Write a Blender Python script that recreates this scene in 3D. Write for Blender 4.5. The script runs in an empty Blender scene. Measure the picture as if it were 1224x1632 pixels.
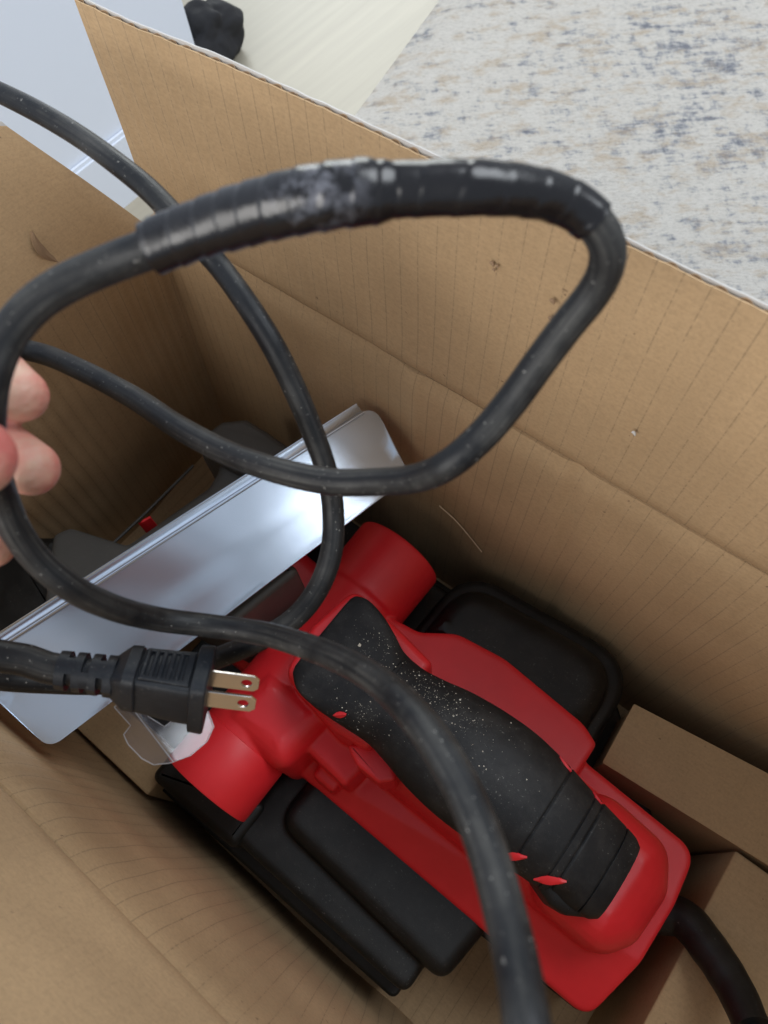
import bpy, bmesh, math, random
from mathutils import Vector, Matrix, noise
random.seed(7)
sc = bpy.context.scene
C = bpy.context.collection
V = Vector
# ------------------------------------------------------------------ camera
H = 0.50
FPX = 1179.912
def _dir(px, py):
    return V(((px-612.0), (py-816.0), FPX)).normalized()
Zc = -_dir(700, 1400)
Xc = -_dir(-2294, -1130); Xc = (Xc - Zc*Xc.dot(Zc)).normalized()
Yc = Zc.cross(Xc)
def tow(c): return V((Xc.dot(c), Yc.dot(c), Zc.dot(c)))
RIGHT = tow(V((1,0,0))); DOWN = tow(V((0,1,0))); FWD = tow(V((0,0,1)))
CAM = V((0,0,H))
def ray(px, py): return tow(V(((px-612.0)/FPX, (py-816.0)/FPX, 1.0)))
def at(px, py, z):
    r = ray(px, py); return CAM + r*((z-H)/r.z)
def atd(px, py, d): return CAM + ray(px, py)*d
cd = bpy.data.cameras.new('camera'); cam = bpy.data.objects.new('camera', cd); C.objects.link(cam)
UP = -DOWN; BACK = -FWD
cam.matrix_world = Matrix(((RIGHT.x,UP.x,BACK.x,CAM.x),(RIGHT.y,UP.y,BACK.y,CAM.y),(RIGHT.z,UP.z,BACK.z,CAM.z),(0,0,0,1)))
cd.sensor_fit = 'VERTICAL'; cd.sensor_height = 36; cd.sensor_width = 27
cd.lens = 36*FPX/1632
cd.clip_start = 0.01; cd.clip_end = 50
cd.dof.use_dof = True; cd.dof.focus_distance = 0.36; cd.dof.aperture_fstop = 15
sc.camera = cam
# ------------------------------------------------------------------ light
w = bpy.data.worlds.new('World'); sc.world = w; w.use_nodes = True
bg = w.node_tree.nodes['Background']; bg.inputs[0].default_value = (0.83, 0.90, 1.0, 1); bg.inputs[1].default_value = 0.40
def area(name, loc, target, size, power, col, sy=None):
    l = bpy.data.lights.new(name, 'AREA'); l.energy = power; l.size = size; l.color = col
    if sy: l.shape = 'RECTANGLE'; l.size_y = sy
    o = bpy.data.objects.new(name, l); C.objects.link(o); o.location = loc
    o.rotation_euler = (V(target)-V(loc)).to_track_quat('-Z','Y').to_euler()
    return o
area('front_fill', (-0.15, -1.35, 1.15), (-0.1,0.15,0.22), 1.2, 19, (1.0,0.97,0.93), 0.9)  # added fill on the camera side, brightens the far box wall
area('far_window_light', (-1.7, 1.9, 0.95), (0,0,0.2), 0.9, 15, (0.96,1.0,0.97), 1.1)
area('overhead_fill', (0.35, 1.05, 1.75), (-0.1,0.05,0.1), 1.0, 18, (0.90,0.95,1.0))  # added overhead lamp, placed to brighten the left wall and red body
sc.view_settings.view_transform = 'Standard'; sc.view_settings.look = 'None'
sc.view_settings.exposure = 0.38; sc.view_settings.gamma = 1
# ------------------------------------------------------------------ materials
def newmat(name, base=(0.5,0.5,0.5), rough=0.5, metal=0.0):
    m = bpy.data.materials.new(name); m.use_nodes = True
    nt = m.node_tree; b = nt.nodes['Principled BSDF']
    b.inputs['Base Color'].default_value = (*base, 1); b.inputs['Roughness'].default_value = rough
    b.inputs['Metallic'].default_value = metal
    return m, nt, b
def N(nt, t, **kw):
    n = nt.nodes.new(t)
    for k, v in kw.items(): setattr(n, k, v)
    return n
def mapping(nt, scale=(1,1,1), coord='Object', rot=(0,0,0)):
    tc = N(nt,'ShaderNodeTexCoord'); mp = N(nt,'ShaderNodeMapping')
    mp.inputs['Scale'].default_value = scale; mp.inputs['Rotation'].default_value = rot
    nt.links.new(tc.outputs[coord], mp.inputs[0]); return mp.outputs[0]
def noise_(nt, vec, scale, detail=4, rough=0.6, dist=0):
    n = N(nt,'ShaderNodeTexNoise'); n.inputs['Scale'].default_value = scale; n.inputs['Detail'].default_value = detail
    n.inputs['Roughness'].default_value = rough; n.inputs['Distortion'].default_value = dist
    nt.links.new(vec, n.inputs['Vector']); return n.outputs['Fac']
def ramp(nt, fac, stops):
    r = N(nt,'ShaderNodeValToRGB'); e = r.color_ramp.elements
    while len(e) < len(stops): e.new(0.5)
    for k,(p,c) in enumerate(stops):
        e[k].position = p; e[k].color = (*c,1) if len(c)==3 else c
    nt.links.new(fac, r.inputs[0]); return r.outputs[0]
def g(v): return (v,v,v)
def mixc(nt, fac, a, b, mode='MIX'):
    m = N(nt,'ShaderNodeMix', data_type='RGBA', blend_type=mode)
    def put(s, x):
        if isinstance(x, (tuple,list)): s.default_value = (*x,1)
        elif isinstance(x, (int,float)): s.default_value = x
        else: nt.links.new(x, s)
    put(m.inputs[0], fac); put(m.inputs[6], a); put(m.inputs[7], b); return m.outputs[2]
def math_(nt, op, a, b=None, c=None):
    m = N(nt,'ShaderNodeMath', operation=op)
    for k,x in enumerate((a,b,c)):
        if x is None: continue
        if isinstance(x,(int,float)): m.inputs[k].default_value = x
        else: nt.links.new(x, m.inputs[k])
    return m.outputs[0]
def bump(nt, b, h, strength=0.3, dist=0.001, prev=None):
    n = N(nt,'ShaderNodeBump'); n.inputs['Strength'].default_value = strength; n.inputs['Distance'].default_value = dist
    nt.links.new(h, n.inputs['Height'])
    if prev is not None: nt.links.new(prev, n.inputs['Normal'])
    nt.links.new(n.outputs[0], b.inputs['Normal']); return n.outputs[0]

def cardboard(name, base=(0.455,0.315,0.178), lines=1.0, pitch=0.0088):
    m, nt, b = newmat(name, base, 0.82)
    uv = mapping(nt, (1,1,1), 'UV'); ob = mapping(nt, (1,1,1), 'Object')
    n1 = noise_(nt, ob, 9, 3); n2 = noise_(nt, ob, 700, 3, 0.7)
    st = mapping(nt, (26,160,1), 'UV'); n3 = noise_(nt, st, 5, 3, 0.6)
    c = ramp(nt, n1, [(0.3, tuple(x*0.88 for x in base)), (0.7, tuple(min(1,x*1.10) for x in base))])
    c = mixc(nt, 0.22, c, ramp(nt, n2, [(0.35, g(0.6)), (0.5, g(1.0)), (0.68, g(1.25))]), 'MULTIPLY')
    c = mixc(nt, 0.25, c, ramp(nt, n3, [(0.3, g(0.75)), (0.7, g(1.15))]), 'MULTIPLY')
    # fluting showing through: faint broken dark ticks and shallow ridges
    sep = N(nt,'ShaderNodeSeparateXYZ'); nt.links.new(uv, sep.inputs[0])
    wob = noise_(nt, mapping(nt,(12,6,1),'UV'), 1.0, 1)
    u = math_(nt,'ADD', sep.outputs[0], math_(nt,'MULTIPLY', wob, 0.004))
    fr = math_(nt,'FRACT', math_(nt,'DIVIDE', u, pitch))
    line = math_(nt,'LESS_THAN', fr, 0.060)
    brk = noise_(nt, mapping(nt,(110,520,1),'UV'), 1.0, 3, 0.7)
    big = noise_(nt, mapping(nt,(9,7,1),'UV'), 1.0, 2)
    gate = ramp(nt, math_(nt,'ADD', brk, math_(nt,'MULTIPLY', big, 0.5)), [(0.64, g(0)), (0.80, g(1))])
    lf = math_(nt,'MULTIPLY', line, gate); lf = math_(nt,'MULTIPLY', lf, 0.45*lines)
    c = mixc(nt, lf, c, tuple(x*0.38 for x in base))
    spk = noise_(nt, ob, 260, 2, 0.5)
    c = mixc(nt, ramp(nt, spk, [(0.745,g(0)),(0.78,g(0.6))]), c, (0.12,0.075,0.045))
    nt.links.new(c, b.inputs['Base Color'])
    wv = math_(nt,'SINE', math_(nt,'MULTIPLY', u, 2*math.pi/pitch))
    h = math_(nt,'ADD', math_(nt,'MULTIPLY', wv, 1.0*lines), math_(nt,'MULTIPLY', n2, 0.12))
    h = math_(nt,'ADD', h, math_(nt,'MULTIPLY', noise_(nt, ob, 60, 2, 0.4), 0.9))
    bump(nt, b, h, 0.32, 0.0005)
    b.inputs['Specular IOR Level'].default_value = 0.3
    return m
M_card = cardboard('brown_cardboard')
M_card2 = cardboard('carton_cardboard', (0.42,0.285,0.155), 0.12)
M_flap = cardboard('smooth_cardboard', (0.47,0.325,0.185), 0.22)
M_flute, nt, b = newmat('torn_fluting', (0.42,0.29,0.18), 0.95)
M_white, nt, b = newmat('white_liner', (0.56,0.55,0.53), 0.8)
o_ = mapping(nt); bump(nt, b, noise_(nt, o_, 300, 3), 0.4, 0.0005)

def plastic(name, base, rough, bumpk=0.12, dust=0.0, scale=1500, spec=0.5, dustcol=(0.35,0.34,0.32)):
    m, nt, b = newmat(name, base, rough)
    ob = mapping(nt); n = noise_(nt, ob, scale, 2, 0.6); big = noise_(nt, ob, 18, 4, 0.65)
    c = ramp(nt, big, [(0.3, tuple(x*0.9 for x in base)), (0.7, tuple(x*1.08 for x in base))])
    if dust > 0:
        d1 = noise_(nt, ob, 900, 2, 0.5); d2 = noise_(nt, ob, 35, 3, 0.7)
        f = math_(nt,'MULTIPLY', ramp(nt, d1, [(0.66-0.02*dust,g(0)),(0.76,g(1))]), ramp(nt, d2, [(0.42,g(0)),(0.7,g(1))]))
        c = mixc(nt, math_(nt,'MULTIPLY', f, min(1,dust)), c, dustcol)
        haze = ramp(nt, noise_(nt, ob, 70, 5, 0.7), [(0.45,g(0)),(0.8,g(0.12*dust))])
        c = mixc(nt, haze, c, dustcol)
    nt.links.new(c, b.inputs['Base Color'])
    nt.links.new(ramp(nt, noise_(nt, ob, 40, 4), [(0.3,g(rough*0.9)),(0.75,g(min(1,rough*1.15)))]), b.inputs['Roughness'])
    bump(nt, b, n, bumpk, 0.0003)
    b.inputs['Specular IOR Level'].default_value = spec
    return m
M_red = plastic('red_plastic', (0.76,0.021,0.030), 0.42, 0.12, 0.10, dustcol=(0.7,0.3,0.3))
M_black = plastic('black_plastic', (0.0045,0.005,0.005), 0.46, 0.2, 0.3, spec=0.42)
M_rubber = plastic('black_rubber_grip', (0.009,0.010,0.012), 0.56, 0.3, 0.45, spec=0.4, dustcol=(0.5,0.49,0.46))
M_grey = plastic('dark_grey_metal_paint', (0.075,0.075,0.072), 0.45, 0.2, 0.3)
M_plug = plastic('plug_vinyl', (0.008,0.011,0.016), 0.45, 0.2, 0.4, spec=0.35)

def cordmat():
    m, nt, b = newmat('black_cord_rubber', (0.017,0.018,0.020), 0.5)
    st = mapping(nt, (260,9,1), 'UV'); ob = mapping(nt)
    s = noise_(nt, st, 1.0, 4, 0.7); p = noise_(nt, ob, 38, 4, 0.7); d = noise_(nt, ob, 800, 2, 0.6)
    f = math_(nt,'MULTIPLY', ramp(nt, s, [(0.40,g(0)),(0.70,g(1))]), ramp(nt, p, [(0.38,g(0.0)),(0.68,g(1))]))
    c = mixc(nt, math_(nt,'MULTIPLY', f, 0.55), (0.008,0.009,0.011), (0.17,0.165,0.15))
    c = mixc(nt, ramp(nt, d, [(0.68,g(0)),(0.76,g(0.8))]), c, (0.3,0.29,0.27))
    nt.links.new(c, b.inputs['Base Color'])
    nt.links.new(ramp(nt, p, [(0.3,g(0.40)),(0.8,g(0.62))]), b.inputs['Roughness'])
    b.inputs['Specular IOR Level'].default_value = 0.28
    bump(nt, b, math_(nt,'ADD', math_(nt,'MULTIPLY',s,0.6), math_(nt,'MULTIPLY',d,0.4)), 0.35, 0.0006)
    return m
M_cord = cordmat()
def tapemat():
    m, nt, b = newmat('glossy_vinyl_tape', (0.007,0.007,0.009), 0.16)
    ob = mapping(nt); p = noise_(nt, ob, 90, 4, 0.7)
    nt.links.new(ramp(nt, p, [(0.35,g(0.19)),(0.7,g(0.32))]), b.inputs['Roughness'])
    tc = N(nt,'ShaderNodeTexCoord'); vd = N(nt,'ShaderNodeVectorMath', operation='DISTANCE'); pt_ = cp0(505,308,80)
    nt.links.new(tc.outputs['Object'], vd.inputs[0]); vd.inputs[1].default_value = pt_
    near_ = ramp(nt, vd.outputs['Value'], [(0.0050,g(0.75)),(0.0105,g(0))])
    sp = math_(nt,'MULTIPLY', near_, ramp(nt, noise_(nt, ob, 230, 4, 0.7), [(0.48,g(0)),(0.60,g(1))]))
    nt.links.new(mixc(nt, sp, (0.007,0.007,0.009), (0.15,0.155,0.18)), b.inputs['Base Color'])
    bump(nt, b, p, 0.35, 0.0008)
    return m
def cp0(px,py,w_): return atd(px,py,0.009*FPX/w_) - FWD*0.005
M_tape = tapemat()
M_zinc, nt, b = newmat('zinc_plated_steel', (0.60,0.68,0.79), 0.27, 1.0)
ob = mapping(nt); nn = noise_(nt, ob, 45, 3, 0.5); fine = noise_(nt, ob, 1600, 2)
nt.links.new(ramp(nt, nn, [(0.3,g(0.245)),(0.75,g(0.255))]), b.inputs['Roughness'])

M_brass, nt, b = newmat('nickel_blade', (0.80,0.78,0.76), 0.2, 1.0)
bump(nt, b, noise_(nt, mapping(nt,(1,1,1)), 300, 3), 0.15, 0.0003)
M_clear, nt, b = newmat('clear_plastic', (0.9,0.92,0.95), 0.12)
b.inputs['Specular IOR Level'].default_value = 1.0
tr = N(nt,'ShaderNodeBsdfTransparent'); tr.inputs[0].default_value = (0.90,0.92,0.94,1)
mx = N(nt,'ShaderNodeMixShader'); mx.inputs[0].default_value = 0.17
gl = N(nt,'ShaderNodeBsdfGlossy'); gl.inputs['Roughness'].default_value = 0.22
nt.links.new(tr.outputs[0], mx.inputs[1]); df = N(nt,'ShaderNodeBsdfDiffuse'); df.inputs[0].default_value=(0.62,0.60,0.72,1); m2 = N(nt,'ShaderNodeMixShader'); m2.inputs[0].default_value=0.35
nt.links.new(gl.outputs[0], m2.inputs[1]); nt.links.new(df.outputs[0], m2.inputs[2]); nt.links.new(m2.outputs[0], mx.inputs[2])
nt.links.new(mx.outputs[0], nt.nodes['Material Output'].inputs[0])
M_glint, nt, b = newmat('clear_edge_glint', (0.55,0.57,0.62), 0.15)  # pale colour paints the light caught by the clear edges
M_skin, nt, b = newmat('skin', (0.50,0.28,0.21), 0.55)
ob = mapping(nt); n1 = noise_(nt, ob, 55, 3, 0.6); n2 = noise_(nt, ob, 900, 3, 0.6)
vo = N(nt,'ShaderNodeTexVoronoi', feature='DISTANCE_TO_EDGE'); vo.inputs['Scale'].default_value = 260
nt.links.new(mapping(nt,(1,1,1.6)), vo.inputs['Vector'])
c = ramp(nt, n1, [(0.38,(0.54,0.33,0.24)),(0.50,(0.54,0.25,0.19)),(0.62,(0.50,0.14,0.12))])
nt.links.new(c, b.inputs['Base Color'])
b.inputs['Subsurface Weight'].default_value = 0.25; b.inputs['Subsurface Radius'].default_value = (0.004,0.0015,0.001)
b.inputs['Subsurface Scale'].default_value = 1.0
h = math_(nt,'ADD', math_(nt,'MULTIPLY', vo.outputs['Distance'], 1.2), math_(nt,'MULTIPLY', n2, 0.5))
bump(nt, b, h, 0.55, 0.0005)

def rugmat():
    m, nt, b = newmat('woven_rug', (0.6,0.59,0.57), 0.95)
    base_v = mapping(nt, (1,1,1), 'Object', (0,0,math.radians(-38)))
    def sn(sx, sy, sc_, det, r=0.65):
        mp = N(nt,'ShaderNodeMapping'); mp.inputs['Scale'].default_value = (sx,sy,1); nt.links.new(base_v, mp.inputs[0])
        return noise_(nt, mp.outputs[0], sc_, det, r, 0.15)
    big = sn(5,9,1,4); warp = sn(28,95,1,5,0.72); weft = sn(80,34,1,5,0.72); fin = sn(160,420,1,3,0.7); pil = sn(500,700,1,2)
    mid = math_(nt,'ADD', math_(nt,'MULTIPLY', warp, 0.55), math_(nt,'MULTIPLY', weft, 0.45))
    mid = math_(nt,'ADD', mid, math_(nt,'MULTIPLY', math_(nt,'SUBTRACT', big, 0.5), 0.36))
    c = ramp(nt, mid, [(0.355,(0.17,0.18,0.21)),(0.42,(0.35,0.35,0.355)),(0.475,(0.54,0.515,0.475)),(0.70,(0.60,0.575,0.535))])
    be = sn(22,40,1,4,0.75)
    c = mixc(nt, ramp(nt, be, [(0.50,g(0)),(0.64,g(0.75))]), c, (0.44,0.36,0.27))
    f2 = ramp(nt, fin, [(0.28,g(0.55)),(0.47,g(1.0)),(0.8,g(1.12))]); c = mixc(nt, 0.7, c, f2, 'MULTIPLY')
    nt.links.new(c, b.inputs['Base Color'])
    bump(nt, b, math_(nt,'ADD', fin, math_(nt,'MULTIPLY', pil, 0.5)), 0.8, 0.003)
    return m
M_rug = rugmat()
M_floor, nt, b = newmat('pale_floorboards', (0.55,0.50,0.40), 0.4)
c = ramp(nt, noise_(nt, mapping(nt,(60,3,1)), 1.0, 4, 0.6), [(0.3,(0.33,0.30,0.235)),(0.7,(0.39,0.355,0.28))])
nt.links.new(c, b.inputs['Base Color'])
M_wall, nt, b = newmat('white_wall_paint', (0.70,0.76,0.86), 0.6)
bump(nt, b, noise_(nt, mapping(nt), 200, 3), 0.1, 0.0005)
M_cloth, nt, b = newmat('black_cloth', (0.02,0.02,0.023), 0.85)
bump(nt, b, noise_(nt, mapping(nt), 300, 3), 0.5, 0.001)
M_dust, nt, b = newmat('sawdust', (0.72,0.68,0.58), 0.9)
M_stain, nt, b = newmat('torn_paper_brown', (0.30,0.20,0.12), 0.9)

# ------------------------------------------------------------------ helpers
def mesh_obj(name, verts, faces, mat, parent=None, smooth=True, sharp=40, uvs=None):
    me = bpy.data.meshes.new(name); me.from_pydata([tuple(v) for v in verts], [], faces)
    bm = bmesh.new(); bm.from_mesh(me); bmesh.ops.recalc_face_normals(bm, faces=bm.faces[:]); bm.to_mesh(me); bm.free()
    if uvs is not None:
        uv = me.uv_layers.new(name='UVMap')
        for l in me.loops: uv.data[l.index].uv = uvs[l.vertex_index]
    me.materials.append(mat)
    if smooth:
        for p in me.polygons: p.use_smooth = True
        if sharp: me.set_sharp_from_angle(angle=math.radians(sharp))
    o = bpy.data.objects.new(name, me); C.objects.link(o)
    if parent: o.parent = parent
    return o
def empty(name, loc=(0,0,0)):
    o = bpy.data.objects.new(name, None); C.objects.link(o); o.location = loc; o.empty_display_size = 0.01; return o
def tag(o, label=None, cat=None, group=None, kind=None):
    if label: o['label'] = label
    if cat: o['category'] = cat
    if group: o['group'] = group
    if kind: o['kind'] = kind
    return o
def part(o, p):   # parent keeping world placement (parents are only translated)
    o.parent = p; o.location = o.location - p.location; return o

class MB:
    def __init__(s): s.v = []; s.f = []
    def add(s, vs, fs):
        k = len(s.v); s.v += [V(v) for v in vs]; s.f += [tuple(i+k for i in f) for f in fs]; return s
    def build(s, name, mat, parent=None, **kw): return mesh_obj(name, s.v, s.f, mat, parent, **kw)

def round_poly(pts, r, seg=6):
    """round the corners of a convex-ish ccw polygon (list of 2D); r scalar or list"""
    out = []; n = len(pts)
    for i in range(n):
        p = V(pts[i]); a = V(pts[i-1]); c = V(pts[(i+1)%n]); rr = r[i] if isinstance(r,(list,tuple)) else r
        d1 = (a-p).normalized(); d2 = (c-p).normalized()
        ang = d1.angle(d2); t = min(rr/math.tan(ang/2), (a-p).length*0.48, (c-p).length*0.48)
        if rr <= 0: out.append(p); continue
        p1 = p+d1*t; p2 = p+d2*t
        for k in range(seg+1):
            s = k/seg; out.append((p1*(1-s)+p*s)*(1-s) + (p*(1-s)+p2*s)*s)
    return out
def pillow(pts, z0, z1, fr, cr=0.006, seg=6, cseg=7, zf=None):
    """extruded rounded polygon with a filleted top edge. zf(x,y) adds to the top height"""
    area_ = sum(pts[i-1][0]*pts[i][1]-pts[i][0]*pts[i-1][1] for i in range(len(pts)))
    if area_ < 0: pts = pts[::-1]; cr = cr[::-1] if isinstance(cr,(list,tuple)) else cr
    P = round_poly([V(p) for p in pts], cr, cseg); n = len(P)
    nor = []
    for i in range(n):
        d = (P[(i+1)%n]-P[i-1]); d = d.normalized() if d.length > 1e-9 else V((1,0)); nor.append(V((d.y,-d.x)))
    rings = [(0,z0)]
    for k in range(seg+1):
        a = math.pi/2*k/seg; rings.append((fr*(1-math.cos(a)), z1-fr*(1-math.sin(a))))
    vs = []; fs = []
    for off,z in rings:
        for i in range(n):
            q = P[i]-nor[i]*off; dz = zf(q.x,q.y) if (zf and z > z0) else 0
            vs.append((q.x,q.y,z+dz))
    for r in range(len(rings)-1):
        for i in range(n):
            j = (i+1)%n; fs.append((r*n+i, r*n+j, (r+1)*n+j, (r+1)*n+i))
    fs.append(tuple(range((len(rings)-1)*n, len(rings)*n)))
    fs.append(tuple(reversed(range(n))))
    return vs, fs
def rect(x0,x1,y0,y1): return [(x0,y0),(x1,y0),(x1,y1),(x0,y1)]

def frames(path):
    T = []
    for i in range(len(path)):
        a = path[max(0,i-1)]; b_ = path[min(len(path)-1,i+1)]; T.append((b_-a).normalized())
    up = V((0,0,1)) if abs(T[0].z) < 0.9 else V((1,0,0))
    n = (up - T[0]*up.dot(T[0])).normalized(); out = []
    for t in T:
        n = (n - t*n.dot(t)).normalized(); out.append((t, n, t.cross(n)))
    return out
def catmull(pts, rad, step=0.002):
    P = [pts[0]*2-pts[1]]+pts+[pts[-1]*2-pts[-2]]; R = [rad[0]]+rad+[rad[-1]]
    op = []; orr = []
    for i in range(1, len(P)-2):
        p0,p1,p2,p3 = P[i-1:i+3]
        L = (p2-p1).length; k = max(2, int(L/step))
        # centripetal
        t0=0; t1=t0+max((p1-p0).length,1e-6)**.5; t2=t1+max(L,1e-6)**.5; t3=t2+max((p3-p2).length,1e-6)**.5
        for s in range(k):
            t = t1+(t2-t1)*s/k
            A1=p0*((t1-t)/(t1-t0))+p1*((t-t0)/(t1-t0)); A2=p1*((t2-t)/(t2-t1))+p2*((t-t1)/(t2-t1)); A3=p2*((t3-t)/(t3-t2))+p3*((t-t2)/(t3-t2))
            B1=A1*((t2-t)/(t2-t0))+A2*((t-t0)/(t2-t0)); B2=A2*((t3-t)/(t3-t1))+A3*((t-t1)/(t3-t1))
            op.append(B1*((t2-t)/(t2-t1))+B2*((t-t1)/(t2-t1))); q=(t-t1)/(t2-t1); orr.append(R[i]*(1-q)+R[i+1]*q)
    op.append(P[-2]); orr.append(R[-2]); return op, orr
def tube(name, path, rad, mat, parent=None, n=20, mod=None, cap=True):
    F = frames(path); vs=[]; uv=[]; s=0
    for i,(p,(t,a,b_)) in enumerate(zip(path,F)):
        if i: s += (p-path[i-1]).length
        r = rad[i] if isinstance(rad,list) else rad
        for k in range(n):
            th = 2*math.pi*k/n; rr = r*(mod(s,th) if mod else 1)
            vs.append(p + a*math.cos(th)*rr + b_*math.sin(th)*rr); uv.append((k/n*0.05, s))
    fs = []
    for i in range(len(path)-1):
        for k in range(n):
            j=(k+1)%n; fs.append((i*n+k,i*n+j,(i+1)*n+j,(i+1)*n+k))
    if cap: fs.append(tuple(reversed(range(n)))); fs.append(tuple(range((len(path)-1)*n,len(path)*n)))
    return mesh_obj(name, vs, fs, mat, parent, uvs=uv)
def capsule_chain(mb, pts, rads, n=20):
    """rounded tapered limb; pts list of V, rads list"""
    path=[]; rr=[]
    for i in range(len(pts)-1):
        k=10
        for s in range(k):
            q=s/k; path.append(pts[i].lerp(pts[i+1],q)); rr.append(rads[i]*(1-q)+rads[i+1]*q)
    path.append(pts[-1]); rr.append(rads[-1])
    # smooth
    for _ in range(6):
        path=[path[0]]+[(path[i-1]+path[i]*2+path[i+1])/4 for i in range(1,len(path)-1)]+[path[-1]]
    t0=(path[1]-path[0]).normalized(); t1=(path[-1]-path[-2]).normalized()
    full=[]; fr=[]
    for k in range(6,0,-1):
        a=math.pi/2*k/6*0.98; full.append(path[0]-t0*rr[0]*math.sin(a)); fr.append(rr[0]*math.cos(a))
    full+=path; fr+=rr
    for k in range(1,7):
        a=math.pi/2*k/6*0.98; full.append(path[-1]+t1*rr[-1]*math.sin(a)); fr.append(rr[-1]*math.cos(a))
    F=frames(full); vs=[]; fs=[]
    for p,r,(t,a,b_) in zip(full,fr,F):
        for k in range(n):
            th=2*math.pi*k/n; vs.append(p+a*math.cos(th)*r+b_*math.sin(th)*r)
    for i in range(len(full)-1):
        for k in range(n):
            j=(k+1)%n; fs.append((i*n+k,i*n+j,(i+1)*n+j,(i+1)*n+k))
    fs.append(tuple(reversed(range(n)))); fs.append(tuple(range((len(full)-1)*n,len(full)*n)))
    mb.add(vs,fs)
def add_remesh(o, vox, it=8, fac=0.5):
    m = o.modifiers.new('fuse','REMESH'); m.mode='VOXEL'; m.voxel_size=vox; m.use_smooth_shade=True
    s = o.modifiers.new('soften','SMOOTH'); s.iterations=it; s.factor=fac
def panel(name, c00, c10, c11, c01, nx, ny, thick, outn, mat, parent=None, disp=None, u0=0.0):
    """bilinear sheet with thickness towards outn; uv in metres"""
    c00,c10,c11,c01=[V(c) for c in (c00,c10,c11,c01)]; outn=V(outn)
    vs=[]; uv=[]
    for layer in (0,1):
        for j in range(ny+1):
            for i in range(nx+1):
                s=i/nx; t=j/ny
                p=(c00*(1-s)+c10*s)*(1-t)+(c01*(1-s)+c11*s)*t
                if disp: p = p + disp(s,t,p)
                vs.append(p+outn*thick*layer)
                uv.append((u0+(c10-c00).length*s, (c01-c00).length*t))
    W=nx+1; K=W*(ny+1); fs=[]
    for j in range(ny):
        for i in range(nx):
            a=j*W+i; fs.append((a,a+1,a+W+1,a+W)); fs.append((K+a,K+a+W,K+a+W+1,K+a+1))
    for i in range(nx):
        fs.append((i,K+i,K+i+1,i+1)); a=ny*W+i; fs.append((a,a+1,K+a+1,K+a))
    for j in range(ny):
        a=j*W; fs.append((a,a+W,K+a+W,K+a)); a=j*W+nx; fs.append((a,K+a,K+a+W,a+W))
    return mesh_obj(name, vs, fs, mat, parent, uvs=uv)
def nz(p, s, seed=0): return noise.noise(V((p[0]*s+seed, p[1]*s+seed*1.7, p[2]*s)))

# ================================================================== SETTING
fl = mesh_obj('floor', [(-4,-3,-0.05),(3,-3,-0.05),(3,4,-0.05),(-4,4,-0.05)], [(0,1,2,3)], M_floor); tag(fl, kind='structure')
# floorboard seams as shallow strips far behind the box
# ================================================================== rug
def rug():
    vs=[]; fs=[]; uv=[]
    nx,ny=60,40
    for j in range(ny+1):
        for i in range(nx+1):
            t=j/ny; y=0.2585+t*1.76
            x0=-0.531-(y-0.569)*0.21; x=x0+(1.1-x0)*i/nx
            e=min(i,nx-i,j,ny-j); z=-0.042 if e>0 else -0.049
            if e>0: z+=0.0012*nz((x,y,0),14)
            vs.append((x,y,z))
    W=nx+1
    for j in range(ny):
        for i in range(nx):
            a=j*W+i; fs.append((a,a+1,a+W+1,a+W))
    o=mesh_obj('rug',vs,fs,M_rug); tag(o,'pale woven rug mottled grey, blue and beige behind the box','rug')
rug()
# ================================================================== white wall end with skirting
def wall():
    a=V((-0.6545,0.471)); b_=V((-0.6545,0.11)); d=(b_-a).normalized(); n=V((d.y,-d.x))
    if n.dot(V((0,0))-a) < 0: n=-n
    e=b_+d*1.6; back=-n*0.12
    def prism(p,q,th,z0,z1):
        P=[p,q,q+th,p+th]; return [(v.x,v.y,z0) for v in P]+[(v.x,v.y,z1) for v in P],[(0,1,2,3),(4,5,6,7),(0,1,5,4),(1,2,6,5),(2,3,7,6),(3,0,4,7)]
    mb=MB().add(*prism(a,e,back,-0.05,2.3)); o=mb.build('wall',M_wall,smooth=False); o['kind']='structure'
    mb=MB().add(*prism(a+n*0.006,e+n*0.006,-n*0.005,-0.05,0.014)).add(*prism(a+n*0.004,e+n*0.004,-n*0.003,0.014,0.018))
    s=mb.build('skirting_board',M_wall,o,smooth=False)
wall()
# ================================================================== dark bundle on the floor
def bundle():
    bm=bmesh.new(); bmesh.ops.create_icosphere(bm,subdivisions=5,radius=1)
    for v in bm.verts:
        p=v.co.copy(); k=1+0.5*noise.noise(p*1.3)+0.12*noise.noise(p*3.1)
        v.co=V((p.x*0.030*k,p.y*0.036*k,max(-0.03,p.z*0.032*k)))
    me=bpy.data.meshes.new('cloth_bag'); bm.to_mesh(me); bm.free(); me.materials.append(M_cloth)
    for p in me.polygons: p.use_smooth=True
    o=bpy.data.objects.new('cloth_bag',me); C.objects.link(o); o.location=(-0.742,0.560,-0.020)
    tag(o,'crumpled black cloth bag on the pale floor beside the white wall','bag')
bundle()

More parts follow.
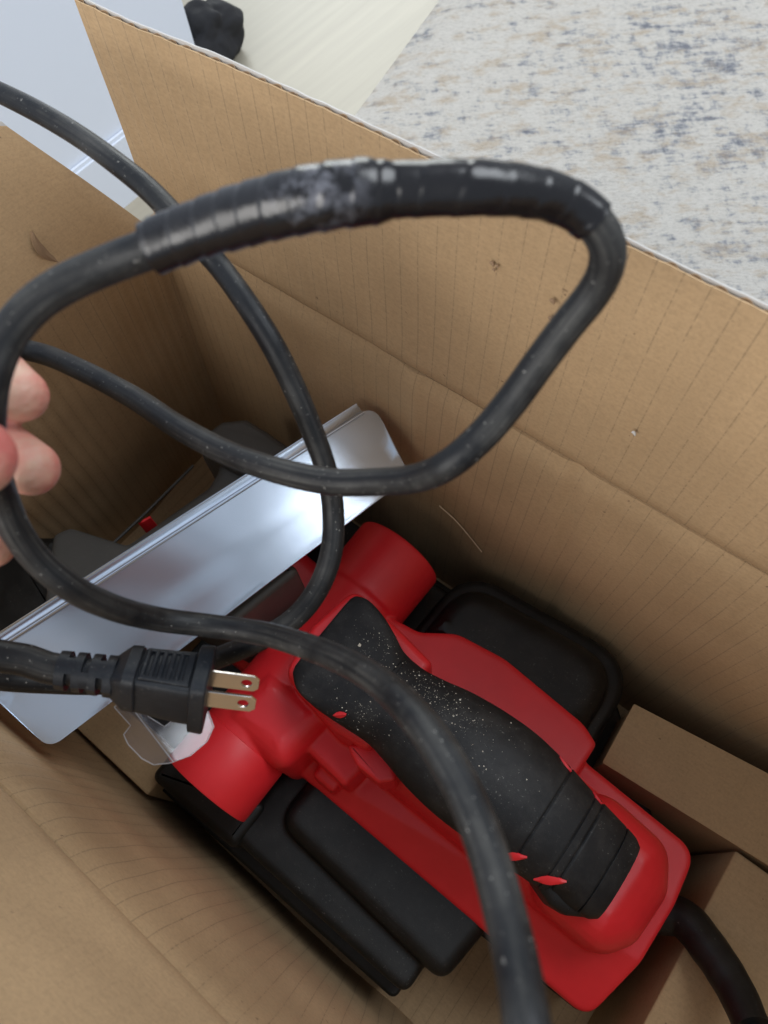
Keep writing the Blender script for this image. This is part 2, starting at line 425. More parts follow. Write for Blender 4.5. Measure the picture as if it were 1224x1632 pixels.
# ================================================================== BOX
YF, YN, XL, XR, ZC = 0.170, -0.075, -0.330, 0.235, 0.207
box = empty('cardboard_box'); tag(box,'open brown cardboard box with raised flaps and white outside holding the tools','box')
def bowY(amp, seed, sgn=1):
    def f(s,t,p):
        e=min(1,s*8,(1-s)*8); return V((0, sgn*amp*e*(nz(p,9,seed)+0.5*nz(p,23,seed+3)), 0))
    return f
def bowX(amp, seed):
    def f(s,t,p):
        e=min(1,s*8,(1-s)*8); return V((amp*e*(nz(p,9,seed)+0.5*nz(p,23,seed+3)),0,0))
    return f
def far_d(s,t,p):
    base=bowY(0.0024,1)(s,t,p); k=max(0,1-abs(t-1)*18); base.y += 0.0028*k*k; base.y += 0.0022*math.exp(-((p.x+0.048-0.02*(1-t))/0.004)**2)*min(1,t*3)*(1-t*0.2); base.y -= 0.0016*math.exp(-((p.x+0.140)/0.006)**2); return base
def near_d(s,t,p):
    base=bowY(0.003,7)(s,t,p); k=max(0,1-abs(t-1)*14); base.y -= 0.003*k*k; return base
XL0=-0.347
panel('wall',(XL0-0.010,YF,-0.049),(XR+0.004,YF,-0.049),(XR+0.004,YF,ZC),(-0.328,YF,ZC),200,36,0.004,(0,1,0),M_card,box,far_d)
panel('wall',(XL0-0.010,YN,-0.049),(XR+0.004,YN,-0.049),(XR+0.004,YN,ZC),(-0.328,YN,ZC),90,36,0.004,(0,-1,0),M_card,box,near_d)
panel('wall',(XL0-0.005,YN-0.002,-0.049),(XL0-0.005,YF+0.003,-0.049),(-0.322,YF+0.003,ZC),(-0.322,YN-0.002,ZC),50,36,0.004,(-1,0,0),M_card,box,bowX(0.0035,4))
panel('wall',(XR,YN,-0.049),(XR,YF,-0.049),(XR,YF,ZC),(XR,YN,ZC),30,20,0.004,(1,0,0),M_card,box)
panel('bottom',(XL0-0.007,YN-0.003,-0.045),(XR+0.003,YN-0.003,-0.045),(XR+0.003,YF+0.003,-0.045),(XL0-0.007,YF+0.003,-0.045),60,30,0.003,(0,0,-1),M_card,box)
panel('bottom_flap',(XL0-0.006,YN-0.002,-0.039),(-0.262,YN-0.002,-0.037),(-0.262,YF+0.002,-0.039),(XL0-0.006,YF+0.002,-0.037),12,20,0.003,(0,0,-1),M_card,box,
      lambda s,t,p: V((0,0,0.004*s*(1-t))))
# far flap: inner liner, fluting, white outer liner, ragged along the top
def flap(name, bl, br, tr, tl, outn, nx, ny, dfun, rag=0.0004, white_up=0.0015, seed=0, label=None, wave=True, mat=None):
    f=empty(name); f.parent=box
    if label: f['label']=label
    outn=V(outn); up=(V(tl)-V(bl)).normalized()
    def d1(s,t,p):
        q=dfun(s,t,p) if dfun else V((0,0,0))
        if t>0.999: q=q+up*rag*(nz(p,260,seed)+0.8*nz(p,90,seed))
        return q
    panel('inner_liner',bl,br,tr,tl,nx,ny,0.0005,outn,mat or M_card,f,d1,u0=0.003)
    # fluting
    L=(V(tr)-V(tl)).length; k=int(L/0.0009); vs=[]; fs=[]
    for i in range(k+1):
        s=i/k; base=V(tl).lerp(V(tr),s); low=V(bl).lerp(V(br),s); y=0.0015+0.00095*math.sin(s*L*2*math.pi/0.0078)
        dq=(dfun(s,1,base) if dfun else V((0,0,0)))
        for (a,zz) in ((-0.00012,0),(0.00012,0)):
            for lev in (0,1):
                p=base+dq if lev==0 else base.lerp(low,0.25)+(dfun(s,0.75,base.lerp(low,0.25)) if dfun else V((0,0,0)))
                vs.append(p+outn*(y+a)+(up*(-0.0006+0.0006*nz(p,300,seed+5)) if lev==0 else V((0,0,0))))
        if i:
            q=4*i; r=q-4; fs += [(r,q,q+1,r+1),(r+2,r+3,q+3,q+2),(r,r+2,q+2,q)]
    mesh_obj('fluting',vs,fs,M_flute,f)
    def d2(s,t,p):
        q=dfun(s,t,p) if dfun else V((0,0,0))
        if t>0.999: q=q+up*(white_up*(0.05+1.0*max(0,nz(p,16,seed+9)))+0.0005*nz(p,120,seed))+outn*0.0004*nz(p,30,seed)
        return q
    o=outn*0.0024
    panel('outer_liner',V(bl)+o,V(br)+o,V(tr)+o,V(tl)+o,nx,ny,0.0005,outn,M_white,f,d2)
    return f
def farflap_d(s,t,p):
    return V((0, 0.0028*max(0,1-t*16)**2 + 0.002*(nz(p,8,11)+0.5*nz(p,20,12))*min(1,t*6), 0.003*nz(p,5,2)*t))
flap('flap',(-0.318,YF,ZC+0.0006),(XR,YF,ZC+0.0006),(XR,YF,0.335),(-0.308,YF,0.330),(0,1,0),340,24,farflap_d,seed=3,white_up=0.0014)
def nearflap_d(s,t,p): return V((0,-0.003*max(0,1-t*14)**2+0.003*nz(p,8,21)*min(1,t*6),0))
flap('flap',(-0.322,YN,ZC+0.0006),(XR,YN,ZC+0.0006),(XR,YN-0.03,0.345),(-0.31,YN-0.03,0.345),(0,-1,0),200,24,nearflap_d,seed=5,mat=M_flap)
def leftflap_d(s,t,p): return V((0.003*nz(p,8,31)*min(1,t*6),0,0.004*nz(p,9,6)*t - 0.012*t*max(0,(s-0.8)/0.2)**2))
flap('flap',(-0.323,YN,ZC+0.0006),(-0.323,YF-0.002,ZC-0.004),(-0.342,0.130,0.298),(-0.342,YN,0.315),(-1,0,0),200,24,leftflap_d,seed=8,mat=M_flap)
flap('flap',(XR,YN,ZC+0.0006),(XR,YF-0.002,ZC+0.0006),(XR+0.03,YF-0.004,0.33),(XR+0.03,YN,0.33),(1,0,0),120,12,None,seed=9)
# hand-hole tear on the left flap: crescent of lifted paper with dark slot beneath
def crescent(name, pts, wid, mat, nrm, parent, lift=0.0012):
    P,_=catmull([V(p) for p in pts],[1]*len(pts),0.0015); F=frames(P); nrm=V(nrm); vs=[]; fs=[]; n=len(P)
    for i,p in enumerate(P):
        t=F[i][0]; sd=t.cross(nrm).normalized(); w_=wid*math.sin(math.pi*(0.06+0.88*i/(n-1)))*(1+0.2*nz(p,300,2))
        vs += [p-sd*w_+nrm*lift*0.3, p+nrm*lift, p+sd*w_+nrm*lift*0.3, p-sd*w_-nrm*0.0004, p+sd*w_-nrm*0.0004]
    for i in range(n-1):
        a=5*i; b_=a+5; fs += [(a,b_,b_+1,a+1),(a+1,b_+1,b_+2,a+2),(a+2,b_+2,b_+4,a+4),(a+3,b_+3,b_,a)]
    return mesh_obj(name,vs,fs,mat,parent)
def onx(px,py,x): r=ray(px,py); return CAM+r*(x/r.x)
def ony(px,py,y): r=ray(px,py); return CAM+r*(y/r.y)
crescent('torn_slot',[onx(50,368,-0.328),onx(58,388,-0.328),onx(72,405,-0.328),onx(93,418,-0.328)],0.0022,M_stain,(1,0,0),box)
crescent('torn_slot',[ony(22,1450,-0.0895),ony(33,1440,-0.0895),ony(46,1430,-0.0895)],0.0016,M_stain,(0,1,0),box,0.0006)
for k,(px,py,s) in enumerate([(784,420,0.0009),(792,424,0.0006),(880,480,0.0010),(878,508,0.0011),(787,430,0.0005),(1010,690,0.0008)]):
    y=YF-0.0018; a=ony(px-s*4000,py-s*2500,y); c_=ony(px,py,y); d_=ony(px+s*3000,py+s*5000,y)
    crescent('scuff_mark',[a,c_,d_],s*0.9,M_stain if k!=5 else M_white,(0,-1,0),box,0.0004)

M_scr, nt, b = newmat('bare_paper_scratch', (0.60,0.46,0.30), 0.9)
for pts,wd in (([(700,806),(728,832),(768,880)],0.00022),([(840,560),(846,590),(845,612)],0.0003)):
    crescent('paper_scratch',[ony(px,py,YF-0.0024) for px,py in pts],wd,M_scr,(0,-1,0),box,0.0003)
# ================================================================== inner cartons / inserts
def carton(name,x0,x1,y0,y1,z0,z1,label,mat=M_card2,r=0.0012,sl=0.0):
    vs,fs=pillow(rect(x0,x1,y0,y1),z0,z1,r,0.0012,3,2,zf=lambda x,y: sl*(x-x0)+0.0006*nz((x,y,0),40))
    o=mesh_obj(name,vs,fs,mat,uvs=[(v[0],v[1]+v[2]) for v in vs]); tag(o,label,'carton'); return o
c1=empty('small_carton'); tag(c1,'small tan carton lying flat behind the red planer against the far wall','carton')
vs,fs=pillow([(0.0385,0.1035),(0.1135,0.1095),(0.160,0.113),(0.160,0.158),(0.036,0.141)],-0.044,0.0600,0.0008,0.001,3,2)
mesh_obj('carton_body',vs,fs,M_card2,c1,uvs=[(v[0],v[1]+v[2]) for v in vs])
vs,fs=pillow([(0.0375,0.1025),(0.1145,0.1085),(0.161,0.112),(0.161,0.1585),(0.0352,0.1415)],0.0603,0.0612,0.0003,0.001,2,2)
mesh_obj('top_flap',vs,fs,M_card2,c1,uvs=[(v[0],v[1]) for v in vs])
carton('cardboard_insert',0.1165,0.232,-0.070,0.1075,-0.044,0.056,'plain brown cardboard insert filling the right end beside the cord',sl=0.02)
carton('cardboard_insert',-0.300,-0.166,-0.072,-0.044,-0.044,0.032,'narrow brown cardboard insert under the steel saw plate')

# ================================================================== PLANER
pl = empty('electric_planer'); tag(pl,'red and black electric hand planer lying upright with dusty rubber handle','power tool')
mb=MB()
def cyl_y(x,z,r,y0,y1,n=48,fr=0.003,r1=None):
    rings=[(y0,r-fr),(y0+fr*0.3,r-fr*0.3),(y0+fr,r),(y1-fr,r1 or r),(y1-fr*0.3,(r1 or r)-fr*0.3),(y1,(r1 or r)-fr)]; vs=[]; fs=[]
    for y,rr in rings:
        for k in range(n):
            a=2*math.pi*k/n; vs.append((x+rr*math.cos(a),y,z+rr*math.sin(a)))
    for i in range(len(rings)-1):
        for k in range(n):
            j=(k+1)%n; fs.append((i*n+k,i*n+j,(i+1)*n+j,(i+1)*n+k))
    fs.append(tuple(range(n))); fs.append(tuple(reversed(range((len(rings)-1)*n,len(rings)*n))))
    return vs,fs
# main housing, fused
mb.add(*pillow([(-0.118,-0.006),(0.094,-0.0055),(0.099,0.030),(0.099,0.062),(0.096,0.090),(0.028,0.094),(-0.09,0.094)],0.010,0.058,0.0025,[0.004,0.010,0.01,0.012,0.012,0.002,0.01],zf=lambda x,y: 0.020*max(0,min(1,(y+0.006)/0.045))))
mb.add(*pillow([(-0.105,0.018),(0.076,0.018),(0.088,0.050),(0.080,0.084),(-0.095,0.09)],0.03,0.088,0.019,0.016))
# tail pedestal that wraps the handle end
mb.add(*pillow([(0.035,0.020),(0.078,0.018),(0.090,0.034),(0.092,0.062),(0.082,0.080),(0.035,0.084)],0.05,0.112,0.017,0.016,zf=lambda x,y: -0.5*max(0,x-0.068)))
# far shoulder
mb.add(*pillow([(-0.128,0.06),(0.0285,0.06),(0.0285,0.103),(0.018,0.108),(-0.036,0.1125),(-0.066,0.1085),(-0.084,0.096),(-0.128,0.09)],0.03,0.088,0.0030,[0,0.004,0.003,0.02,0.03,0.02,0.012,0.01]))
# front column carrying the grip pad
mb.add(*pillow([(-0.119,0.027),(-0.080,0.021),(-0.060,0.024),(-0.060,0.078),(-0.085,0.082),(-0.119,0.086),(-0.124,0.056)],0.06,0.127,0.0045,[0.010,0.01,0.004,0.004,0.01,0.008,0.01]))
# blocks in front of / beside the column
mb.add(*pillow([(-0.140,-0.011),(-0.094,-0.011),(-0.090,0.030),(-0.138,0.030)],0.03,0.1035,0.013,0.010))
mb.add(*pillow([(-0.094,0.006),(-0.064,0.004),(-0.060,0.03),(-0.094,0.03)],0.03,0.092,0.004,0.003))
mb.add(*pillow([(-0.086,-0.002),(-0.070,-0.002),(-0.070,0.02),(-0.086,0.02)],0.03,0.073,0.003,0.003))
mb.add(*pillow([(-0.152,0.030),(-0.11,0.022),(-0.11,0.09),(-0.152,0.085)],0.03,0.098,0.012,0.014))
# transverse chip chute
mb.add(*cyl_y(-0.127,0.074,0.0268,-0.0425,0.10))
mb.add(*cyl_y(-0.127,0.074,0.0285,0.094,0.133,fr=0.0012,r1=0.0292))
body=mb.build('body',M_red,pl); add_remesh(body,0.0009,9,0.5)
# crisp red trims
mb=MB(); mb.add(*pillow([(-0.0735,0.0205),(-0.062,0.0155),(-0.048,0.0155),(-0.041,0.0225),(-0.055,0.032)],0.085,0.117,0.0022,0.004)); mb.build('lock_tab',M_red,pl)
mb=MB(); mb.add(*cyl_y(-0.127,0.074,0.0276,-0.0432,-0.011,fr=0.0008)); mb.build('chute_cap',M_red,pl)
# solid black disc on the chute end, standing in for the shade inside
mb=MB(); mb.add(*cyl_y(-0.127,0.074,0.0255,0.1312,0.1336,fr=0.0006)); mb.build('chute_dark_disc',M_black,pl)
# front knob block low under the saw plate
mb=MB(); mb.add(*pillow([(-0.205,0.020),(-0.150,0.018),(-0.150,0.100),(-0.200,0.104),(-0.215,0.06)],0.015,0.056,0.010,0.014)); mb.build('front_knob',M_red,pl)
# black parts
mb=MB(); mb.add(*pillow([(-0.172,-0.0670),(0.0160,-0.0640),(0.0160,-0.0100),(0.0990,-0.0060),(0.0990,0.088),(0.03,0.150),(-0.215,0.150),(-0.215,-0.04)],-0.044,0.0165,0.002,0.005)); mb.build('sole_plate',M_black,pl)
mb=MB(); mb.add(*pillow([(-0.168,-0.062),(-0.100,-0.060),(-0.100,-0.03),(-0.168,-0.03)],0.015,0.047,0.006,0.006)); mb.build('side_guard',M_black,pl)
mb=MB()
mb.add(*pillow([(-0.1085,-0.0565),(0.0185,-0.0555),(0.019,0.0035),(-0.1075,0.0035)],-0.040,0.0440,0.0050,[0.010,0.007,0.003,0.003]))
mb.add(*pillow([(-0.0900,-0.0335),(0.0300,-0.0385),(0.0350,0.0040),(-0.0890,0.0040)],-0.040,0.0570,0.0085,[0.014,0.010,0.003,0.003]))
o=mb.build('blade_cover',M_black,pl); add_remesh(o,0.0009,7,0.5)
# hull wall between black cover and red top on the near side
mb=MB()
mb.add(*pillow([(-0.094,0.098),(0.0300,0.095),(0.0290,0.1660),(-0.092,0.1560)],0.012,0.058,0.006,[0.004,0.004,0.040,0.034],7,12))
mb.add(*pillow([(-0.086,0.100),(0.0210,0.098),(0.0200,0.1540),(-0.084,0.1450)],0.018,0.0760,0.014,[0.006,0.006,0.034,0.030],8,12))
o=mb.build('belt_cover',M_black,pl); add_remesh(o,0.0009,10,0.5)
mb=MB(); mb.add(*pillow([(-0.150,0.090),(-0.080,0.088),(-0.080,0.140),(-0.16,0.140)],0.015,0.042,0.004,0.006)); mb.build('side_guard',M_black,pl)
# handle grip: loft along x
def grip():
    # x, y0, y1, ztop, drop of the side
    K=[(-0.1150,0.0330,0.0790,0.1315,0.004),(-0.1135,0.0300,0.0815,0.1330,0.006),(-0.106,0.0250,0.0830,0.1360,0.007),(-0.094,0.0235,0.0805,0.1390,0.010),
       (-0.083,0.0240,0.0760,0.1420,0.015),(-0.074,0.0250,0.0720,0.1440,0.022),(-0.062,0.0262,0.0712,0.1470,0.034),(-0.050,0.0245,0.0725,0.1500,0.036),
       (-0.035,0.0215,0.0755,0.1525,0.038),(-0.018,0.0200,0.0775,0.1535,0.040),(0.000,0.0205,0.0780,0.1525,0.040),(0.018,0.0220,0.0760,0.1490,0.038),
       (0.036,0.0238,0.0730,0.1435,0.036),(0.052,0.0255,0.0710,0.1365,0.032),(0.0615,0.0275,0.0695,0.1310,0.026),(0.0650,0.0300,0.0675,0.1280,0.022)]
    def interp(x):
        for i in range(len(K)-1):
            if x<=K[i+1][0]:
                a,b_=K[i],K[i+1]; q=(x-a[0])/(b_[0]-a[0]); 
                p=K[max(0,i-1)]; n_=K[min(len(K)-1,i+2)]
                out=[]
                for c in range(1,5):
                    m1=(b_[c]-p[c])/max(1e-6,(b_[0]-p[0]))*(b_[0]-a[0]); m2=(n_[c]-a[c])/max(1e-6,(n_[0]-a[0]))*(b_[0]-a[0])
                    out.append((2*q**3-3*q*q+1)*a[c]+(q**3-2*q*q+q)*m1+(-2*q**3+3*q*q)*b_[c]+(q**3-q*q)*m2)
                return out
        return list(K[-1][1:])
    xs=[-0.1150+0.1800*i/400 for i in range(401)]
    grooves=[(0.0215,0.00045,0.0009),(0.0365,0.00028,0.0007),(0.0412,0.0005,0.0009),(0.0560,0.0003,0.0008)]
    nphi=48; vs=[]; fs=[]
    for x in xs:
        y0,y1,zt,dr=interp(x); yc=(y0+y1)/2; w=(y1-y0)/2
        g_=0
        for gx,wd,dp in grooves: g_=max(g_,dp*math.exp(-((x-gx)/wd)**2))
        # flatter facet on the pad
        pad=max(0,min(1,(-0.070-x)/0.02))
        ee=0.62+0.25*(1-pad)       # superellipse exponent
        for k in range(nphi):
            a=math.pi*2*k/nphi; ca,sa=math.cos(a),math.sin(a)
            yy=yc+(w-g_)*math.copysign(abs(ca)**ee,ca); 
            top=zt-g_; zz=(top-dr*0.5)+dr*0.5*math.copysign(abs(sa)**(ee*1.05),sa)
            if x>0.028 and x<0.056 and yy<y0+0.006: zz-=0.004*math.exp(-((x-0.043)/0.006)**2)
            # shallow tapered dimple across the pad neck
            if abs(x+0.070)<0.0010 and sa>0.2 and yy>yc-0.002: zz-=0.0009
            vs.append((x,yy,zz))
    n=nphi
    for i in range(len(xs)-1):
        for k in range(n):
            j=(k+1)%n; fs.append((i*n+k,i*n+j,(i+1)*n+j,(i+1)*n+k))
    fs.append(tuple(range(n))); fs.append(tuple(reversed(range((len(xs)-1)*n,len(xs)*n))))
    o=mesh_obj('handle_grip',vs,fs,M_rubber,pl,sharp=55)
    def ztop(x,y):
        y0,y1,zt,dr=interp(x); yc=(y0+y1)/2; w=(y1-y0)/2; pad=max(0,min(1,(-0.070-x)/0.02)); ee=0.62+0.25*(1-pad)
        c=min(0.999,abs((y-yc)/w))**(1/ee); s=math.sqrt(max(0,1-c*c)); return (zt-dr*0.5)+dr*0.5*s**(ee*1.05)
    return interp,ztop
interp,ztop=grip()
# lumpy lower rear edge of the grip
mb=MB(); mb.add(*pillow([(0.034,0.0250),(0.045,0.0215),(0.053,0.0225),(0.0655,0.0305),(0.064,0.044),(0.034,0.040)],0.100,0.1300,0.005,0.003,zf=lambda x,y:-0.30*(x-0.036))); mb.build('grip_heel',M_rubber,pl)
# red slots in the grip
for (x,y,dx,dy,s) in [(0.0195,0.0262,0.006,0.0035,1.0),(0.0385,0.0290,0.006,0.0035,1.0),(0.018,0.0735,0.004,-0.0012,0.55),(0.0375,0.0708,0.003,-0.001,0.4),(-0.079,0.0278,0.0028,0.0018,0.9)]:
    pts=[]
    for q in (-0.5,0,0.5):
        X_=x+dx*q*1.9; Y_=y+dy*q*2.2; pts.append(V((X_,Y_,ztop(X_,Y_)+0.0003)))
    nr=V((0,-0.55 if y<0.05 else 0.55,0.8)).normalized()
    crescent('accent_slot',pts,0.0019*s,M_red,nr,pl,0.0008)
# cord strain relief at the tail, belongs to the cord below
# vents? none visible in the photograph

# ================================================================== sawdust
def dust():
    vs=[];fs=[]
    def chip(x,y,z,s):
        k=len(vs); a=random.random()*6.28; 
        q=[(s,0),(0,s*random.uniform(.5,1)),(-s*random.uniform(.6,1),0),(0,-s*random.uniform(.5,1))]
        ca,sa=math.cos(a),math.sin(a)
        for px,py in q: vs.append((x+px*ca-py*sa,y+px*sa+py*ca,z))
        vs.append((x,y,z+s*0.5)); fs.extend([(k,k+1,k+4),(k+1,k+2,k+4),(k+2,k+3,k+4),(k+3,k,k+4),(k+3,k+2,k+1,k)])
    for i in range(520):
        c=random.choice([(-0.086,0.064,0.006,0.006),(-0.052,0.062,0.009,0.007),(-0.048,0.060,0.014,0.005),(-0.03,0.058,0.022,0.008),(-0.07,0.034,0.010,0.005),(-0.045,0.060,0.02,0.006)])
        x=random.gauss(c[0],c[2]); y=random.gauss(c[1],c[3])
        if not(-0.112<x<0.063): continue
        y0,y1,zt,dr=interp(x)
        if not(y0+0.002<y<y1-0.002): continue
        s=0.00012+0.00038*random.random()**4
        chip(x,y,ztop(x,y),s)
    for p,s in [((572,1023),0.0014),((733,1118),0.00075),((720,1157),0.0005),((668,1075),0.0006)]:
        a=at(p[0],p[1],0.145); chip(a.x,a.y,ztop(a.x,a.y),s)
    o=mesh_obj('sawdust',vs,fs,M_dust,smooth=False); tag(o,'white sawdust specks scattered on the black planer handle','sawdust',kind='stuff')
dust()

# ================================================================== CIRCULAR SAW
saw=empty('circular_saw'); tag(saw,'circular saw with shiny steel base plate leaning in the left end of box','power tool')
A=at(596,643,0.166); B=at(655,757,0.152); E=at(72,1196,0.158); D=at(-60,1066,0.172); 
def plate():
    # local 2D frame on the plate
    ux=(A-D).normalized(); uyv=(B-A); uyv=(uyv-ux*uyv.dot(ux)); 
    cen=(A+B+D+E)/4; nrm=ux.cross(uyv).normalized()
    if nrm.dot(CAM-cen)<0: nrm=-nrm
    uy=nrm.cross(ux)
    if uy.dot(B-A)<0: uy=-uy
    P=[]
    for p in (D,A,B,E): P.append(((p-A).dot(ux),(p-A).dot(uy)))
    R=round_poly(P,[0.001,0.010,0.004,0.008],8)
    n=len(R); th=0.0012
    # triangulated top with gentle sag grid
    bm=bmesh.new(); 
    def pos(u,v,off): 
        return A+ux*u+uy*v+nrm*(off)
    from mathutils.geometry import delaunay_2d_cdt
    inner=[V((R[0].x+0.006*i, 0.004*j)) for i in range(60) for j in range(-8,26)]
    xs_=[r.x for r in R]; Lp=max(xs_)-min(xs_)
    vv,_,ff,_,_,_=delaunay_2d_cdt(list(R)+inner,[(i,(i+1)%n) for i in range(n)],[list(range(n))],1,1e-6)
    def sag(p): 
        q=(p.x-min(xs_))/Lp
        return -0.0030*math.sin(math.pi*q)*max(0,min(1,(p.y-0.002)/0.03))-0.0026*math.sin(6.5*q+1.0)*max(0,min(1,(p.y-0.002)/0.02))
    f0=[bm.verts.new(pos(r.x,r.y,sag(r))) for r in vv]; f1=[bm.verts.new(pos(r.x,r.y,-th+sag(r))) for r in vv]
    for f in ff: bm.faces.new([f0[i] for i in f]); bm.faces.new([f1[i] for i in reversed(f)])
    cnt=set()
    for f in ff:
        for i in range(len(f)): cnt.add((f[i],f[(i+1)%len(f)]))
    for (a_,b_) in cnt:
        if (b_,a_) not in cnt: bm.faces.new((f0[b_],f0[a_],f1[a_],f1[b_]))
    for f in bm.faces: f.smooth=True
    bmesh.ops.recalc_face_normals(bm,faces=bm.faces[:])
    me=bpy.data.meshes.new('base_plate'); bm.to_mesh(me); bm.free(); me.materials.append(M_zinc); me.set_sharp_from_angle(angle=math.radians(40))
    o=bpy.data.objects.new('base_plate',me); C.objects.link(o); o.parent=saw
        # rolled rim along the top edge, returning as a flange on the back
    a0=D+ux*0.0; a1=A-ux*0.008
    vs=[];fs=[];prof=[(0.0022,0.0001)]
    for k in range(7):
        an=math.radians(180*k/6); prof.append((0.0009+0.0009*math.cos(an),0.0001+0.0009*math.sin(an)))
    prof += [(-0.0006,-0.0004),(-0.0042,-0.0010)]
    for k in range(7):
        an=math.radians(120-35*k+0); prof.append((-0.0049-0.0010*math.cos(math.radians(60+30*k)),-0.0012+0.0010*math.sin(math.radians(60+30*k))-0.0003*k))
    prof += [(-0.0050,-0.014),(-0.0042,-0.014),(-0.0038,-0.0035),(0.0022,-0.0016)]
    m=60
    for i in range(m+1):
        base=a0.lerp(a1,i/m)
        for (py,pn) in prof: vs.append(base+uy*py+nrm*pn)
    K=len(prof)
    for i in range(m):
        for k in range(K-1): fs.append((i*K+k,i*K+k+1,(i+1)*K+k+1,(i+1)*K+k))
    mesh_obj('rolled_rim',vs,fs,M_zinc,saw)
    return ux,uy,nrm
ux,uy,nrm=plate()
def pxprism(name,pts,z0,z1,fr,cr,mat,parent,dz=0):
    P=[]
    for px,py in pts:
        a=at(px,py,z1); P.append((a.x,a.y))
    vs,fs=pillow(P,z0,z1,fr,cr); return mesh_obj(name,vs,fs,mat,parent)
mb=MB()
for pts,z1 in ([(60,1020),(82,850),(110,838),(205,868),(250,950)],0.085),([(150,900),(205,864),(338,770),(420,810),(230,960)],0.084),([(322,790),(350,742),(312,722),(352,704),(480,730),(520,790),(420,830)],0.085):
    mb.add(*pillow([tuple(at(px,py,z1)[:2]) for px,py in pts],0.045,z1,0.004,0.004))
o=mb.build('blade_guard',M_grey,saw); add_remesh(o,0.0012,12,0.5)
pxprism('rear_handle',[(312,712),(330,684),(352,668),(392,664),(425,684),(470,716),(485,760),(420,765)],-0.036,0.098,0.006,0.006,M_grey,saw)
pxprism('motor_housing',[(-120,1050),(-60,900),(20,850),(95,850),(110,980),(60,1040)],-0.036,0.070,0.010,0.008,M_black,saw)
pxprism('guard_lever',[(218,835),(228,827),(239,821),(240,825),(228,832)],0.05,0.0858,0.0008,0.0008,M_red,saw)
tube('slit_shade',[at(160,885,0.05),at(235,815,0.05),at(308,742,0.05)],0.0011,M_grey,saw,10)  # dark rod drawn for the shaded slit of the floor flap, no saw part
# inner struts joining the plate to the housing
mb=MB(); q0=(A+D)/2
c0=q0+uy*0.02-nrm*0.004
mb.add(*pillow([(c0.x-0.03,c0.y-0.03),(c0.x+0.02,c0.y-0.02),(c0.x+0.03,c0.y+0.03),(c0.x-0.02,c0.y+0.03)],0.05,c0.z-0.03,0.004,0.004)); mb.build('plate_bracket',M_grey,saw)

# ================================================================== CORD
cord=empty('power_cord'); tag(cord,'scuffed black power cord looping above the box, repaired with glossy tape','power cord')
R0=0.0045; RC=0.0038
def cp(px,py,wpx): # point from its pixel and apparent width (real diameter 9 mm)
    return atd(px,py,2*R0*FPX/wpx)
stA=[(-150,90,36),(-70,118,37),(0,148,39),(60,178,40),(118,212,41),(180,256,43),(240,305,44),(305,375,45),(350,425,45),(392,482,46),(432,545,46),(466,612,45),(497,685,44),(520,750,43),(531,815,42),(528,880,42),(507,938,42),(470,985,42),(418,1018,42),(360,1044,41),(300,1064,40),(235,1082,38.5),(160,1091,38.5),(80,1089,39.5),(0,1083,41),(-90,1066,44),(-190,980,50),(-260,830,54)]
stB=[(-240,700,50),(-170,600,46),(-80,556,41),(0,552,39),(60,562,39),(130,590,41),(210,632,43),(290,684,46),(370,725,48),(450,752,50),(530,768,52),(600,768,54),(665,762,57),(715,740,60),(765,698,61),(815,640,62),(862,575,64),(905,518,66),(945,468,68),(965,430,70),(968,392,72)]
stT=[(948,355,73),(900,322,74),(840,306,76),(760,300,78),(680,301,78),(600,306,78),(500,318,78),(400,340,76),(300,372,74),(235,398,73),(165,425,72),(100,455,72),(50,490,72),(10,540,72),(-14,600,72),(-22,670,70)]
stC=[(-14,735,64),(2,790,60),(22,840,58),(58,890,56),(110,934,54),(180,968,50),(260,988,46),(340,998,45),(420,1010,46),(500,1034,50),(575,1068,56),(640,1118,64),(695,1186,70),(742,1268,74),(778,1360,79),(806,1460,84),(828,1560,90),(842,1660,96),(850,1780,96)]
stD=[(860,1900,80),(960,1990,64),(1100,1960,52),(1190,1840,46),(1215,1740,42)]
allp=[cp(*p) for p in stA+stB+stT+stC]
path,_=catmull(allp,[R0]*len(allp),0.002)
# lay the far ends down to the planer tail
tail0=V((0.0955,0.050,0.050))
relief=[tail0+V((-0.004,0,0)),at(1085,1462,0.058),at(1130,1512,0.068),at(1172,1578,0.080),at(1200,1640,0.092)]
relief_p,relief_r=catmull(relief,[0.0100,0.0098,0.0094,0.0088,0.0080],0.002)
endp=[cp(850,1780,96),cp(880,1930,90),V((0.085,-0.035,0.335)),V((0.135,-0.02,0.27)),V((0.150,0.0,0.18)),relief[-1]+(relief[-1]-relief[-2]).normalized()*0.03,relief[-1]]
ep,_=catmull(endp,[R0]*len(endp),0.002)
path+=ep[1:]
def mod(s,th): return 1+0.012*math.sin(s*90)+0.010*noise.noise(V((s*60,math.cos(th),math.sin(th))))
tube('cable',path,RC,M_cord,cord,22,mod)
tube('strain_relief',relief_p,relief_r,M_black,pl,28,lambda s,th:1+0.01*math.sin(s*500))
# tape wrap
tp,_=catmull([cp(*p) for p in [(968,392,72)]+stT+stC[:1]],[R0]*(len(stT)+2),0.0004)
